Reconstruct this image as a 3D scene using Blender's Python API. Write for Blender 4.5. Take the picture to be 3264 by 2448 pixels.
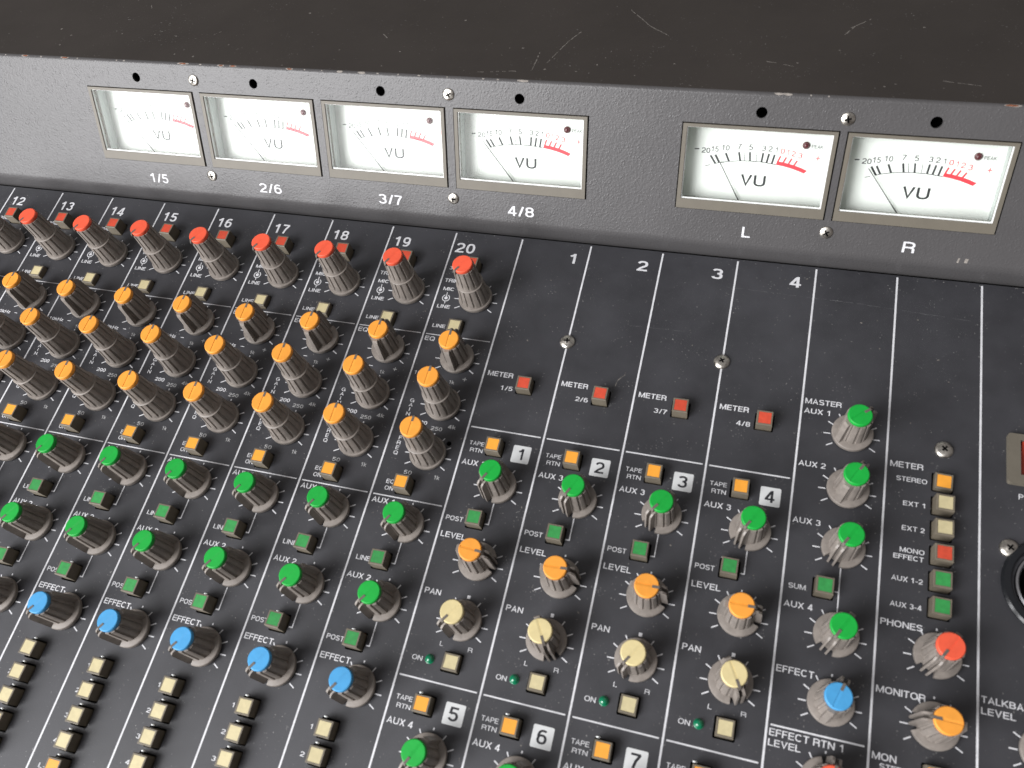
import bpy, bmesh, math, random
from mathutils import Matrix, Vector
random.seed(7)
scene = bpy.context.scene
for o in list(bpy.data.objects): bpy.data.objects.remove(o)
COL = scene.collection
MM = 0.001
TILT = Matrix.Rotation(math.radians(12), 4, 'X')      # the control surface leans 12 degrees towards the operator

# ------------------------------------------------------------------ camera
R = [[0.9563833, 0.2401381, -0.1663269], [0.1410679, -0.8782714, -0.4568798], [-0.2557944, 0.4134888, -0.8738399]]
CPOS = Vector((126.1553, -203.8735, 286.3563))
cd = bpy.data.cameras.new('camera'); cam = bpy.data.objects.new('camera', cd); COL.objects.link(cam)
M = Matrix(((R[0][0], -R[1][0], -R[2][0], CPOS.x*MM), (R[0][1], -R[1][1], -R[2][1], CPOS.y*MM),
            (R[0][2], -R[1][2], -R[2][2], CPOS.z*MM), (0, 0, 0, 1)))
cam.matrix_world = TILT @ M
cd.sensor_width = 36; cd.lens = 2674.93/3264*36; cd.clip_start = 0.01; cd.clip_end = 50
cd.dof.use_dof = True; cd.dof.focus_distance = 0.405; cd.dof.aperture_fstop = 21.0      # phone-sized aperture
scene.camera = cam

# ------------------------------------------------------------------ light: one big window to the left, dim room
w = bpy.data.worlds.new('World'); scene.world = w; w.use_nodes = True
wn = w.node_tree; bg = wn.nodes['Background']
tc = wn.nodes.new('ShaderNodeTexCoord'); gr = wn.nodes.new('ShaderNodeSeparateXYZ'); rp = wn.nodes.new('ShaderNodeValToRGB')
wn.links.new(tc.outputs['Generated'], gr.inputs[0]); wn.links.new(gr.outputs['Z'], rp.inputs[0])
rp.color_ramp.elements[0].position = 0.0; rp.color_ramp.elements[0].color = (0.115, 0.10, 0.092, 1)
rp.color_ramp.elements[1].position = 1.0; rp.color_ramp.elements[1].color = (0.30, 0.29, 0.29, 1)
wn.links.new(rp.outputs[0], bg.inputs[0]); bg.inputs[1].default_value = 1.0

def area(name, direction, dist, size, power, color, target=(10, -110, 10)):
    ld = bpy.data.lights.new(name, 'AREA'); ld.shape = 'RECTANGLE'; ld.size, ld.size_y = size
    ld.energy = power; ld.color = color
    lo = bpy.data.objects.new(name, ld); COL.objects.link(lo)
    d = Vector(direction).normalized(); t = Vector(target)*MM
    lo.matrix_world = TILT @ (Matrix.Translation(t + d*dist) @ d.to_track_quat('Z', 'Y').to_matrix().to_4x4())
    return lo
area('window_light', (-0.62, -0.72, 0.60), 1.6, (1.15, 1.5), 69, (0.985, 0.985, 1.0))
scene.view_settings.view_transform = 'Standard'; scene.view_settings.look = 'None'
scene.view_settings.exposure = 0.0; scene.view_settings.gamma = 1.0

# ------------------------------------------------------------------ materials
def nd(nt, t, **kw):
    n = nt.nodes.new(t)
    for k, v in kw.items():
        if k in n.inputs: n.inputs[k].default_value = v
        else: setattr(n, k, v)
    return n
def mat(name, col, rough=0.5, metal=0.0, spec=0.5, bump=0.0, bscale=600, var=0.0, vscale=60, bdet=3.0, coat=0.0, rvar=0.0, speck=0.0, speckscale=900, emit=0.0, objvar=0.0, pebble=False):
    m = bpy.data.materials.new(name); m.use_nodes = True; nt = m.node_tree; b = nt.nodes['Principled BSDF']
    b.inputs['Base Color'].default_value = (*col, 1); b.inputs['Roughness'].default_value = rough
    b.inputs['Metallic'].default_value = metal; b.inputs['Specular IOR Level'].default_value = spec
    b.inputs['Coat Weight'].default_value = coat
    if emit: b.inputs['Emission Color'].default_value = (0.93, 1.0, 0.95, 1); b.inputs['Emission Strength'].default_value = emit
    t = nd(nt, 'ShaderNodeTexCoord'); oi = nd(nt, 'ShaderNodeObjectInfo')
    add = nd(nt, 'ShaderNodeVectorMath', operation='ADD'); nt.links.new(t.outputs['Object'], add.inputs[0])
    nt.links.new(oi.outputs['Random'], add.inputs[1])
    vec = add.outputs[0]
    cout = None
    if var > 0:
        n = nd(nt, 'ShaderNodeTexNoise', Scale=vscale, Detail=6.0, Roughness=0.6); nt.links.new(vec, n.inputs['Vector'])
        mr = nd(nt, 'ShaderNodeMapRange'); nt.links.new(n.outputs['Fac'], mr.inputs['Value'])
        mr.inputs['From Min'].default_value = 0.3; mr.inputs['From Max'].default_value = 0.7
        mr.inputs['To Min'].default_value = 1-var; mr.inputs['To Max'].default_value = 1+var
        mx = nd(nt, 'ShaderNodeVectorMath', operation='SCALE'); mx.inputs[0].default_value = col
        nt.links.new(mr.outputs[0], mx.inputs['Scale']); cout = mx.outputs[0]
        if rvar > 0:
            m2 = nd(nt, 'ShaderNodeMapRange'); nt.links.new(n.outputs['Fac'], m2.inputs['Value'])
            m2.inputs['From Min'].default_value = 0.3; m2.inputs['From Max'].default_value = 0.7
            m2.inputs['To Min'].default_value = rough-rvar; m2.inputs['To Max'].default_value = rough+rvar
            nt.links.new(m2.outputs[0], b.inputs['Roughness'])
    if speck > 0:
        v = nd(nt, 'ShaderNodeTexNoise', Scale=speckscale, Detail=2.0); nt.links.new(vec, v.inputs['Vector'])
        v2 = nd(nt, 'ShaderNodeTexNoise', Scale=speckscale*0.06, Detail=3.0); nt.links.new(vec, v2.inputs['Vector'])
        s = nd(nt, 'ShaderNodeMath', operation='ADD'); nt.links.new(v.outputs['Fac'], s.inputs[0])
        s2 = nd(nt, 'ShaderNodeMath', operation='MULTIPLY'); s2.inputs[1].default_value = 0.35
        nt.links.new(v2.outputs['Fac'], s2.inputs[0]); nt.links.new(s2.outputs[0], s.inputs[1])
        mr = nd(nt, 'ShaderNodeMapRange'); nt.links.new(s.outputs[0], mr.inputs['Value'])
        mr.inputs['From Min'].default_value = 0.90; mr.inputs['From Max'].default_value = 0.97
        mr.inputs['To Min'].default_value = 0.0; mr.inputs['To Max'].default_value = speck
        mxc = nd(nt, 'ShaderNodeMix', data_type='RGBA'); nt.links.new(mr.outputs[0], mxc.inputs['Factor'])
        if cout: nt.links.new(cout, mxc.inputs['A'])
        else: mxc.inputs['A'].default_value = (*col, 1)
        mxc.inputs['B'].default_value = (0.45, 0.44, 0.42, 1); cout = mxc.outputs['Result']
    if cout: nt.links.new(cout, b.inputs['Base Color'])
    if objvar > 0:
        mr = nd(nt, 'ShaderNodeMapRange'); nt.links.new(oi.outputs['Random'], mr.inputs['Value'])
        mr.inputs['To Min'].default_value = 1-objvar; mr.inputs['To Max'].default_value = 1+objvar*.6
        mx = nd(nt, 'ShaderNodeVectorMath', operation='SCALE'); nt.links.new(cout, mx.inputs[0]); nt.links.new(mr.outputs[0], mx.inputs['Scale']); cout = mx.outputs[0]
        nt.links.new(cout, b.inputs['Base Color'])
    if bump > 0:
        n = nd(nt, 'ShaderNodeTexNoise', Scale=bscale, Detail=bdet); nt.links.new(vec, n.inputs['Vector'])
        bp = nd(nt, 'ShaderNodeBump'); bp.inputs['Strength'].default_value = bump; bp.inputs['Distance'].default_value = 0.0003
        hsrc = n.outputs['Fac']
        if pebble:                                         # small raised droplets of unequal size over the fine grain
            vo = nd(nt, 'ShaderNodeTexVoronoi', Scale=bscale*.95); vo.feature = 'SMOOTH_F1'; vo.inputs['Smoothness'].default_value = 0.5; nt.links.new(vec, vo.inputs['Vector'])
            mv = nd(nt, 'ShaderNodeMapRange'); nt.links.new(vo.outputs['Distance'], mv.inputs['Value'])
            mv.inputs['From Min'].default_value = 0.12; mv.inputs['From Max'].default_value = 0.42; mv.inputs['To Min'].default_value = 1.0; mv.inputs['To Max'].default_value = 0.0
            n2 = nd(nt, 'ShaderNodeTexNoise', Scale=bscale*.33, Detail=1.0); nt.links.new(vec, n2.inputs['Vector'])
            m3 = nd(nt, 'ShaderNodeMapRange'); nt.links.new(n2.outputs['Fac'], m3.inputs['Value']); m3.inputs['From Min'].default_value = .42; m3.inputs['From Max'].default_value = .62
            mu = nd(nt, 'ShaderNodeMath', operation='MULTIPLY'); nt.links.new(mv.outputs[0], mu.inputs[0]); nt.links.new(m3.outputs[0], mu.inputs[1])
            ad = nd(nt, 'ShaderNodeMath', operation='MULTIPLY_ADD'); nt.links.new(mu.outputs[0], ad.inputs[0]); ad.inputs[1].default_value = .55; nt.links.new(n.outputs['Fac'], ad.inputs[2]); hsrc = ad.outputs[0]
        nt.links.new(hsrc, bp.inputs['Height']); nt.links.new(bp.outputs[0], b.inputs['Normal'])
    return m
MAT = dict(
    panel=mat('panel_paint', (0.034, 0.034, 0.039), 0.50, spec=0.6, bump=0.16, bscale=2600, var=0.22, vscale=38, rvar=0.10, speck=0.55, speckscale=1500),
    hammer=mat('hammered_grey_paint', (0.070, 0.067, 0.068), 0.40, spec=0.5, bump=0.33, bscale=1150, bdet=2.0, pebble=True, var=0.08, vscale=30),
    topshade=mat('shaded_top_paint', (0.041, 0.035, 0.031), 0.45, spec=0.35, bump=0.08, bscale=1500, var=0.12, vscale=22, speck=0.25, speckscale=1100),  # bridge paint made darker and browner: the top's shade is in the colour
    ink=mat('white_ink', (0.64, 0.64, 0.66), 0.55, var=0.13, vscale=260),
    greyink=mat('grey_ink', (0.42, 0.42, 0.42), 0.5, var=0.06, vscale=900),
    boxink=mat('silver_white_ink', (0.70, 0.71, 0.71), 0.42, var=0.04, vscale=200),
    darkink=mat('dark_ink', (0.02, 0.02, 0.025), 0.5),
    knob=mat('taupe_grey_plastic', (0.225, 0.198, 0.176), 0.42, spec=0.42, bump=0.12, bscale=1800, var=0.16, vscale=350, rvar=0.08),
    pointer=mat('pointer_plastic', (0.12, 0.104, 0.09), 0.45, var=0.1, vscale=400),
    red=mat('red_cap', (0.75, 0.10, 0.048), 0.48, spec=0.35, objvar=0.07, var=0.07, vscale=300, bump=0.05, bscale=1500),
    orange=mat('orange_cap', (0.80, 0.32, 0.045), 0.48, spec=0.35, objvar=0.07, var=0.07, vscale=300, bump=0.05, bscale=1500),
    green=mat('green_cap', (0.006, 0.33, 0.04), 0.48, spec=0.35, objvar=0.07, var=0.07, vscale=300, bump=0.05, bscale=1500),
    blue=mat('blue_cap', (0.06, 0.30, 0.58), 0.48, spec=0.35, objvar=0.07, var=0.07, vscale=300, bump=0.05, bscale=1500),
    cream=mat('cream_cap', (0.62, 0.52, 0.27), 0.48, spec=0.35, objvar=0.06, var=0.07, vscale=300, bump=0.05, bscale=1500),
    bred=mat('red_button_insert', (0.56, 0.065, 0.03), 0.5, objvar=0.1, var=0.12, vscale=600),
    borange=mat('orange_button_insert', (0.82, 0.34, 0.035), 0.5, var=0.06, vscale=500),
    bgreen=mat('green_button_insert', (0.03, 0.26, 0.06), 0.5, objvar=0.12, var=0.15, vscale=600),
    bcream=mat('cream_button_insert', (0.56, 0.485, 0.28), 0.5, objvar=0.06, var=0.08, vscale=500),
    button=mat('olive_taupe_plastic', (0.15, 0.128, 0.095), 0.5, var=0.12, vscale=300, bump=0.06, bscale=1500),
    bezel=mat('bezel_plastic', (0.130, 0.115, 0.090), 0.5, var=0.06, vscale=200, bump=0.06, bscale=2500),
    dial=mat('dial_white', (0.80, 0.825, 0.79), 0.55, emit=0.15),
    wall=mat('meter_wall_white', (0.50, 0.54, 0.52), 0.35, var=0.04, vscale=90),
    lip=mat('painted_glint_white', (0.82, 0.84, 0.83), 0.12),  # off-white standing for glints on the cover edges and button holes
    dialblack=mat('dial_black', (0.035, 0.037, 0.04), 0.5),
    dialred=mat('dial_red', (0.80, 0.06, 0.08), 0.5),
    needle=mat('needle_black', (0.02, 0.02, 0.02), 0.4),
    hole=mat('hole_black', (0.003, 0.003, 0.003), 0.9, spec=0.05),
    screw=mat('screw_steel', (0.56, 0.53, 0.48), 0.33, metal=1.0, bump=0.25, bscale=900, var=0.35, vscale=500, rvar=0.14),
    led=mat('green_led', (0.0, 0.17, 0.075), 0.12, spec=0.6, coat=0.5),
    peak=mat('dark_red_led', (0.10, 0.02, 0.025), 0.15, coat=0.4),
    rocker=mat('rocker_red', (0.38, 0.035, 0.012), 0.25),
    jack=mat('connector_black', (0.008, 0.009, 0.011), 0.25, spec=0.5, bump=0.08, bscale=900),
    chrome=mat('connector_metal', (0.50, 0.50, 0.52), 0.22, metal=1.0),
    rust=mat('rust_chip', (0.16, 0.055, 0.025), 0.75, var=0.45, vscale=900),
    primer=mat('primer_chip', (0.27, 0.245, 0.22), 0.6, var=0.3, vscale=900),
    scratch=mat('scratch_mark', (0.17, 0.155, 0.14), 0.6, var=0.5, vscale=700),
    scratchd=mat('faint_scratch', (0.085, 0.085, 0.09), 0.55, var=0.4, vscale=500),
    chassis=mat('chassis_dark', (0.02, 0.02, 0.02), 0.6))
gm = bpy.data.materials.new('clear_cover'); gm.use_nodes = True; nt = gm.node_tree; nt.nodes.clear()
o_ = nt.nodes.new('ShaderNodeOutputMaterial'); mx = nt.nodes.new('ShaderNodeMixShader'); tr = nt.nodes.new('ShaderNodeBsdfTransparent')
gl = nt.nodes.new('ShaderNodeBsdfGlossy'); fr = nt.nodes.new('ShaderNodeFresnel'); fr.inputs[0].default_value = 1.31
tr.inputs[0].default_value = (0.97, 0.98, 0.97, 1); gl.inputs['Roughness'].default_value = 0.05
nt.links.new(fr.outputs[0], mx.inputs[0]); nt.links.new(tr.outputs[0], mx.inputs[1]); nt.links.new(gl.outputs[0], mx.inputs[2]); nt.links.new(mx.outputs[0], o_.inputs[0])
MAT['glass'] = gm

# the meter cards are lit from behind by a small lamp: the glow is strongest in the middle
nt = MAT['dial'].node_tree; t_ = nd(nt, 'ShaderNodeTexCoord'); mp_ = nd(nt, 'ShaderNodeMapping'); nt.links.new(t_.outputs['Object'], mp_.inputs['Vector'])
mp_.inputs['Location'].default_value = (-0.0275*1/0.027, -0.0150*1/0.0165, 0); mp_.inputs['Scale'].default_value = (1/0.027, 1/0.0165, 0)
ln_ = nd(nt, 'ShaderNodeVectorMath', operation='LENGTH'); nt.links.new(mp_.outputs[0], ln_.inputs[0])
mr_ = nd(nt, 'ShaderNodeMapRange'); nt.links.new(ln_.outputs['Value'], mr_.inputs['Value'])
mr_.interpolation_type = 'SMOOTHSTEP'; mr_.inputs['From Min'].default_value = 0.35; mr_.inputs['From Max'].default_value = 1.15; mr_.inputs['To Min'].default_value = 0.24; mr_.inputs['To Max'].default_value = 0.0
nt.links.new(mr_.outputs[0], nt.nodes['Principled BSDF'].inputs['Emission Strength'])
# ------------------------------------------------------------------ object helpers (all lengths in mm, converted at the end)
def link(o, parent):
    COL.objects.link(o)
    if parent is not None: o.parent = parent
    return o
def empty(name, loc=(0, 0, 0), parent=None, rz=0.0):
    o = bpy.data.objects.new(name, None); o.empty_display_size = 0.01
    link(o, parent); o.location = loc; o.rotation_euler = (0, 0, rz); return o
def mobj(name, me, parent, loc=(0, 0, 0), rz=0.0, label=None):
    o = bpy.data.objects.new(name, me); link(o, parent); o.location = loc; o.rotation_euler = (0, 0, rz)
    if label: o['label'] = label
    return o
def mesh(name, verts, faces, mats, smooth=False, fm=None):
    me = bpy.data.meshes.new(name); me.from_pydata([tuple(v) for v in verts], [], faces)
    for m in (mats if isinstance(mats, (list, tuple)) else [mats]): me.materials.append(MAT[m])
    if fm:
        for p, i in zip(me.polygons, fm): p.material_index = i
    if smooth: me.polygons.foreach_set('use_smooth', [True]*len(me.polygons))
    me.update(); return me
class G:                                                   # collects geometry for one mesh
    def __init__(s): s.v = []; s.f = []; s.m = []
    def add(s, v, f, mi=0):
        n = len(s.v); s.v += [Vector(x) for x in v]; s.f += [tuple(i+n for i in q) for q in f]; s.m += [mi]*len(f)
    def box(s, x0, x1, y0, y1, z0, z1, mi=0):
        v = [(x, y, z) for z in (z0, z1) for x, y in ((x0, y0), (x1, y0), (x1, y1), (x0, y1))]
        s.add(v, [(3, 2, 1, 0), (4, 5, 6, 7), (0, 1, 5, 4), (1, 2, 6, 5), (2, 3, 7, 6), (3, 0, 4, 7)], mi)
    def quad(s, pts, mi=0): s.add(pts, [tuple(range(len(pts)))], mi)
    def prism(s, poly, x0, x1, mi=0):                      # polygon in (y,z) extruded along x
        n = len(poly); v = [(x0, y, z) for y, z in poly]+[(x1, y, z) for y, z in poly]
        a = sum(poly[i][0]*poly[(i+1) % n][1]-poly[(i+1) % n][0]*poly[i][1] for i in range(n))
        f = [tuple(range(n-1, -1, -1)), tuple(range(n, 2*n))]+[(i, (i+1) % n, n+(i+1) % n, n+i) for i in range(n)]
        if a < 0: f = [tuple(reversed(q)) for q in f]
        s.add(v, f, mi)
    def line(s, x0, y0, x1, y1, wd, z, mi=0):
        d = Vector((x1-x0, y1-y0)); d.normalize(); n = Vector((-d.y, d.x))*wd/2
        s.quad([(x0-n.x, y0-n.y, z), (x1-n.x, y1-n.y, z), (x1+n.x, y1+n.y, z), (x0+n.x, y0+n.y, z)], mi)
    def lathe(s, prof, n=40, mi=0, a0=0.0, a1=math.tau, cap=False):
        full = abs(a1-a0-math.tau) < 1e-6; k = n if full else n+1; v = []
        for r, z in prof:
            for i in range(k):
                a = a0+(a1-a0)*i/n; v.append((r*math.sin(a), r*math.cos(a), z))
        f = []
        for j in range(len(prof)-1):
            for i in range(n):
                i2 = (i+1) % k; f.append((j*k+i, (j+1)*k+i, (j+1)*k+i2, j*k+i2))
        if cap and full: f.append(tuple((len(prof)-1)*k+i for i in range(k-1, -1, -1)))
        if not full:
            f.append(tuple(j*k for j in range(len(prof)))[::-1]); f.append(tuple(j*k+n for j in range(len(prof))))
        s.add(v, f, mi)
    def mesh(s, name, mats, smooth=False): return mesh(name, s.v, s.f, mats, smooth, s.m)
def edge_split_smooth(me, ang=35):
    me.polygons.foreach_set('use_smooth', [True]*len(me.polygons))
    bm = bmesh.new(); bm.from_mesh(me)
    bmesh.ops.remove_doubles(bm, verts=bm.verts, dist=0.001)
    bmesh.ops.recalc_face_normals(bm, faces=bm.faces)
    for e in bm.edges:
        if len(e.link_faces) == 2 and e.calc_face_angle(0) > math.radians(ang): e.smooth = False
    bm.to_mesh(me); bm.free(); return me
def plate(name, outer, holes, z0, z1, mat_):               # flat sheet with real holes, from a filled 2D curve
    cu = bpy.data.curves.new('tmp', 'CURVE'); cu.dimensions = '2D'; cu.fill_mode = 'BOTH'; cu.extrude = (z1-z0)/2
    for loop in [outer]+holes:
        sp = cu.splines.new('POLY'); sp.points.add(len(loop)-1); sp.use_cyclic_u = True
        for q, pt in zip(sp.points, loop): q.co = (pt[0], pt[1], 0, 1)
    o = bpy.data.objects.new('tmp', cu); COL.objects.link(o)
    dg = bpy.context.evaluated_depsgraph_get(); me = bpy.data.meshes.new_from_object(o.evaluated_get(dg))
    bpy.data.objects.remove(o); bpy.data.curves.remove(cu)
    me.transform(Matrix.Translation((0, 0, (z0+z1)/2))); me.materials.clear(); me.materials.append(MAT[mat_]); me.name = name
    me.polygons.foreach_set('use_smooth', [False]*len(me.polygons)); return me
def rect(x0, x1, y0, y1, r=0.0):
    if r <= 0: return [(x0, y0), (x1, y0), (x1, y1), (x0, y1)]
    out = []
    for cx, cy, a in ((x1-r, y0+r, -90), (x1-r, y1-r, 0), (x0+r, y1-r, 90), (x0+r, y0+r, 180)):
        for k in range(4): t = math.radians(a+k*30); out.append((cx+r*math.cos(t), cy+r*math.sin(t)))
    return out
def circ(cx, cy, r, n=28): return [(cx+r*math.cos(i*math.tau/n), cy+r*math.sin(i*math.tau/n)) for i in range(n)]
# a small stroke alphabet in the manner of the panel's grotesque lettering (cap height 1, stroke weight t)
def arc(cx, cy, rx, ry, a0, a1, n=10, pw=0.86):
    out = []
    for k in range(n+1):
        a = math.radians(a0+(a1-a0)*k/n); c, s_ = math.cos(a), math.sin(a)
        out.append((cx+rx*math.copysign(abs(c)**pw, c), cy+ry*math.copysign(abs(s_)**pw, s_)))
    return out
def glyph(ch, t):
    h = t/2; y1 = 1-h
    if ch == 'A': w = .76; return w, [[(h*.95, 0), (w/2, 1-h*.8), (w-h*.95, 0)], [(w*.24, .31), (w*.76, .31)]]
    if ch == 'B': w = .70; return w, [[(h, 0), (h, 1)], [(h, y1), (w*.5, y1)]+arc(w*.5, (y1+.52)/2, w*.5-h*1.4, (y1-.52)/2, 90, -90, 8)[1:]+[(h, .52)], [(w*.5, .52)]+arc(w*.5, (.52+h)/2, w*.5-h, (.52-h)/2, 90, -90, 8)[1:]+[(h, h)]]
    if ch == 'C': w = .76; return w, [arc(w/2, .5, w/2-h, .5-h, 42, 318, 22)]
    if ch == 'D': w = .74; return w, [[(h, 0), (h, 1)], [(h, y1), (w*.42, y1)]+arc(w*.42, .5, w*.58-h, .5-h, 90, -90, 12)[1:]+[(h, h)]]
    if ch == 'E': w = .62; return w, [[(h, 0), (h, 1)], [(h, y1), (w, y1)], [(h, .52), (w*.94, .52)], [(h, h), (w, h)]]
    if ch == 'F': w = .58; return w, [[(h, 0), (h, 1)], [(h, y1), (w, y1)], [(h, .50), (w*.92, .50)]]
    if ch == 'G': w = .80; return w, [arc(w/2, .5, w/2-h, .5-h, 42, 330, 22), [(w*.52, .47), (w-h, .47), (w-h, 0.02)]]
    if ch == 'H': w = .72; return w, [[(h, 0), (h, 1)], [(w-h, 0), (w-h, 1)], [(h, .52), (w-h, .52)]]
    if ch == 'I': w = t; return w, [[(h, 0), (h, 1)]]
    if ch == 'K': w = .74; return w, [[(h, 0), (h, 1)], [(h, .33), (w-h, 1)], [(w*.38, .52), (w-h*.9, 0)]]
    if ch == 'L': w = .56; return w, [[(h, 0), (h, 1)], [(h, h), (w, h)]]
    if ch == 'M': w = .88; return w, [[(h, 0), (h, 1)], [(w-h, 0), (w-h, 1)], [(h*1.3, 1-h*.3), (w/2, h*.8), (w-h*1.3, 1-h*.3)]]
    if ch == 'N': w = .74; return w, [[(h, 0), (h, 1)], [(w-h, 0), (w-h, 1)], [(h*1.1, 1-h*.5), (w-h*1.1, h*.5)]]
    if ch == 'O': w = .82; return w, [arc(w/2, .5, w/2-h, .5-h, 0, 360, 24)]
    if ch == 'P': w = .66; return w, [[(h, 0), (h, 1)], [(h, y1), (w*.5, y1)]+arc(w*.5, (y1+.46)/2, w*.5-h, (y1-.46)/2, 90, -90, 8)[1:]+[(h, .46)]]
    if ch == 'Q': w = .82; return w, [arc(w/2, .5, w/2-h, .5-h, 0, 360, 24), [(w*.55, .28), (w*.92, -.02)]]
    if ch == 'R': w = .70; return w, [[(h, 0), (h, 1)], [(h, y1), (w*.5, y1)]+arc(w*.5, (y1+.48)/2, w*.5-h, (y1-.48)/2, 90, -90, 8)[1:]+[(h, .48)], [(w*.5, .48)]+arc(w*.5, .3, w*.5-h*1.1, .18, 90, 0, 5)[1:]+[(w-h*1.05, 0)]]
    if ch == 'S': w = .70; return w, [arc(w/2, (y1+.52)/2, w/2-h*1.1, (y1-.52)/2, 20, 250, 14)+arc(w/2, (.5+h)/2, w/2-h, (.5-h)/2, 75, -160, 14)[1:]]
    if ch == 'T': w = .64; return w, [[(0, y1), (w, y1)], [(w/2, 0), (w/2, 1)]]
    if ch == 'U': w = .74; return w, [[(h, 1), (h, .36)]+arc(w/2, .36, w/2-h, .36-h, 180, 360, 12)[1:]+[(w-h, 1)]]
    if ch == 'V': w = .72; return w, [[(h*.95, 1), (w/2, h*.8), (w-h*.95, 1)]]
    if ch == 'W': w = 1.0; return w, [[(h*.9, 1), (w*.27, h*.7), (w/2, 1-h), (w*.73, h*.7), (w-h*.9, 1)]]
    if ch == 'X': w = .74; return w, [[(h*1.05, 0), (w-h*1.05, 1)], [(h*1.05, 1), (w-h*1.05, 0)]]
    if ch == 'k': w = .56; return w, [[(h, 0), (h, 1)], [(h, .26), (w-h, .72)], [(w*.4, .44), (w-h*.8, 0)]]
    if ch == 'z': w = .50; return w, [[(0, .72-h), (w*.9, .72-h)], [(w*.84, .68), (w*.1, h*1.2)], [(0, h), (w, h)]]
    if ch == 'd': w = .60; return w, [[(w-h, 0), (w-h, 1)], arc(w/2, .36, w/2-h, .36-h, 0, 360, 16)]
    if ch == '0': w = .60; return w, [arc(w/2, .5, w/2-h, .5-h, 0, 360, 22)]
    if ch == '1': w = .60; return w, [[(w*.60, 0), (w*.60, 1)], [(w*.12, .74), (w*.38, .78), (w*.56, .95)]]
    if ch == '2': w = .60; return w, [arc(w/2, .68, w/2-h, .32-h, 170, -35, 12)+[(w*.36, .30), (h*1.25, h*1.2)], [(0, h), (w, h)]]
    if ch == '3': w = .60; return w, [arc(w/2, (y1+.53)/2, w/2-h*1.2, (y1-.53)/2, 160, -90, 12), arc(w/2, (.53+h)/2, w/2-h, (.53-h)/2, 90, -165, 13)]
    if ch == '4': w = .62; return w, [[(w*.70, 0), (w*.70, 1)], [(w*.62, 1-h), (h*.9, .27)], [(0, .27), (w, .27)]]
    if ch == '5': w = .60; return w, [[(w*.92, y1), (w*.24, y1), (w*.16, .50)], arc(w/2, .33, w/2-h, .33-h, 140, -160, 16)]
    if ch == '6': w = .60; return w, [arc(w/2, .34, w/2-h, .34-h, 0, 360, 18), arc(w*.56, .5, w*.56-h, .5-h, 180, 55, 10)]
    if ch == '7': w = .58; return w, [[(0, y1), (w-h*.6, y1)], [(w-h*.9, 1-h), (w*.52, .5), (w*.34, 0)]]
    if ch == '8': w = .60; return w, [arc(w/2, (y1+.53)/2, w/2-h*1.25, (y1-.53)/2, 0, 360, 16), arc(w/2, (.53+h)/2, w/2-h, (.53-h)/2, 0, 360, 18)]
    if ch == '9': w = .60; return w, [arc(w/2, .66, w/2-h, .34-h, 0, 360, 18), arc(w*.44, .5, w*.56-h, .5-h, 0, -125, 10)]
    if ch == '/': w = .42; return w, [[(h, 0), (w-h, 1)]]
    if ch == '-': w = .34; return w, [[(0, .38), (w, .38)]]
    return .26, []
def stroke(pts, t, lvl, V, F, L):
    n = len(pts); closed = math.dist(pts[0], pts[-1]) < 1e-6
    if closed: pts = pts[:-1]; n -= 1
    base = len(V)
    for i, p in enumerate(pts):
        a = pts[i-1] if (i > 0 or closed) else None; b = pts[(i+1) % n] if (i < n-1 or closed) else None
        da = Vector((p[0]-a[0], p[1]-a[1])).normalized() if a else None; db = Vector((b[0]-p[0], b[1]-p[1])).normalized() if b else None
        d = (da+db).normalized() if (da and db and (da+db).length > 1e-4) else (da or db)
        k = 1/max(.5, d.dot(da)) if (da and db) else 1
        nx, ny = -d.y*t/2*k, d.x*t/2*k; V += [(p[0]+nx, p[1]+ny), (p[0]-nx, p[1]-ny)]; L += [lvl, lvl]
    for i in range(n if closed else n-1):
        j = (i+1) % n; F.append((base+2*i, base+2*i+1, base+2*j+1, base+2*j))
_tx = {}
def glyphs(s, off):
    t = .108+off*1.7
    if (s, off) not in _tx:
        V, F, L = [], [], []; x = 0
        if s.startswith('|'):                               # letters stacked one below another
            for k, ch in enumerate(s[1:]):
                w_, st = glyph(ch, t)
                for q, pl in enumerate(st): stroke([(px-w_/2, py-1.31*k) for px, py in pl], t, q, V, F, L)
        else:
            for ch in s:
                w_, st = glyph(ch, t)
                for q, pl in enumerate(st): stroke([(px+x, py) for px, py in pl], t, q, V, F, L)
                x += w_+(.11 if ch not in '/ ' else .08)
        _tx[(s, off)] = (V, F, L, min(q[0] for q in V), max(q[0] for q in V), 0.0 if not s.startswith('|') else min(q[1] for q in V), 1.0)
    return _tx[(s, off)]
_tm = {}
def text_into(g, s, x, y, wd, h, z=0.06, off=0.022, mi=0):
    v, f, lv, x0, x1, y0, y1 = glyphs(s, off)
    sx = wd/(x1-x0); sy = h/(y1-y0)
    g.add([(x+(q[0]-x0)*sx, y+(q[1]-y0)*sy, z+l*.004) for q, l in zip(v, lv)], f, mi)
def word(parent, s, x, y, wd, h, m='ink', off=0.022, label=None, sx=0.0):
    key = (s, wd, h, m, off)
    if key not in _tm:
        g = G(); text_into(g, s, 0, 0, wd, h, 0.06, off); _tm[key] = g.mesh('printed_word', m)
    return mobj('printed_word', _tm[key], parent, (x+sx, y, 0), label=label)

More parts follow.
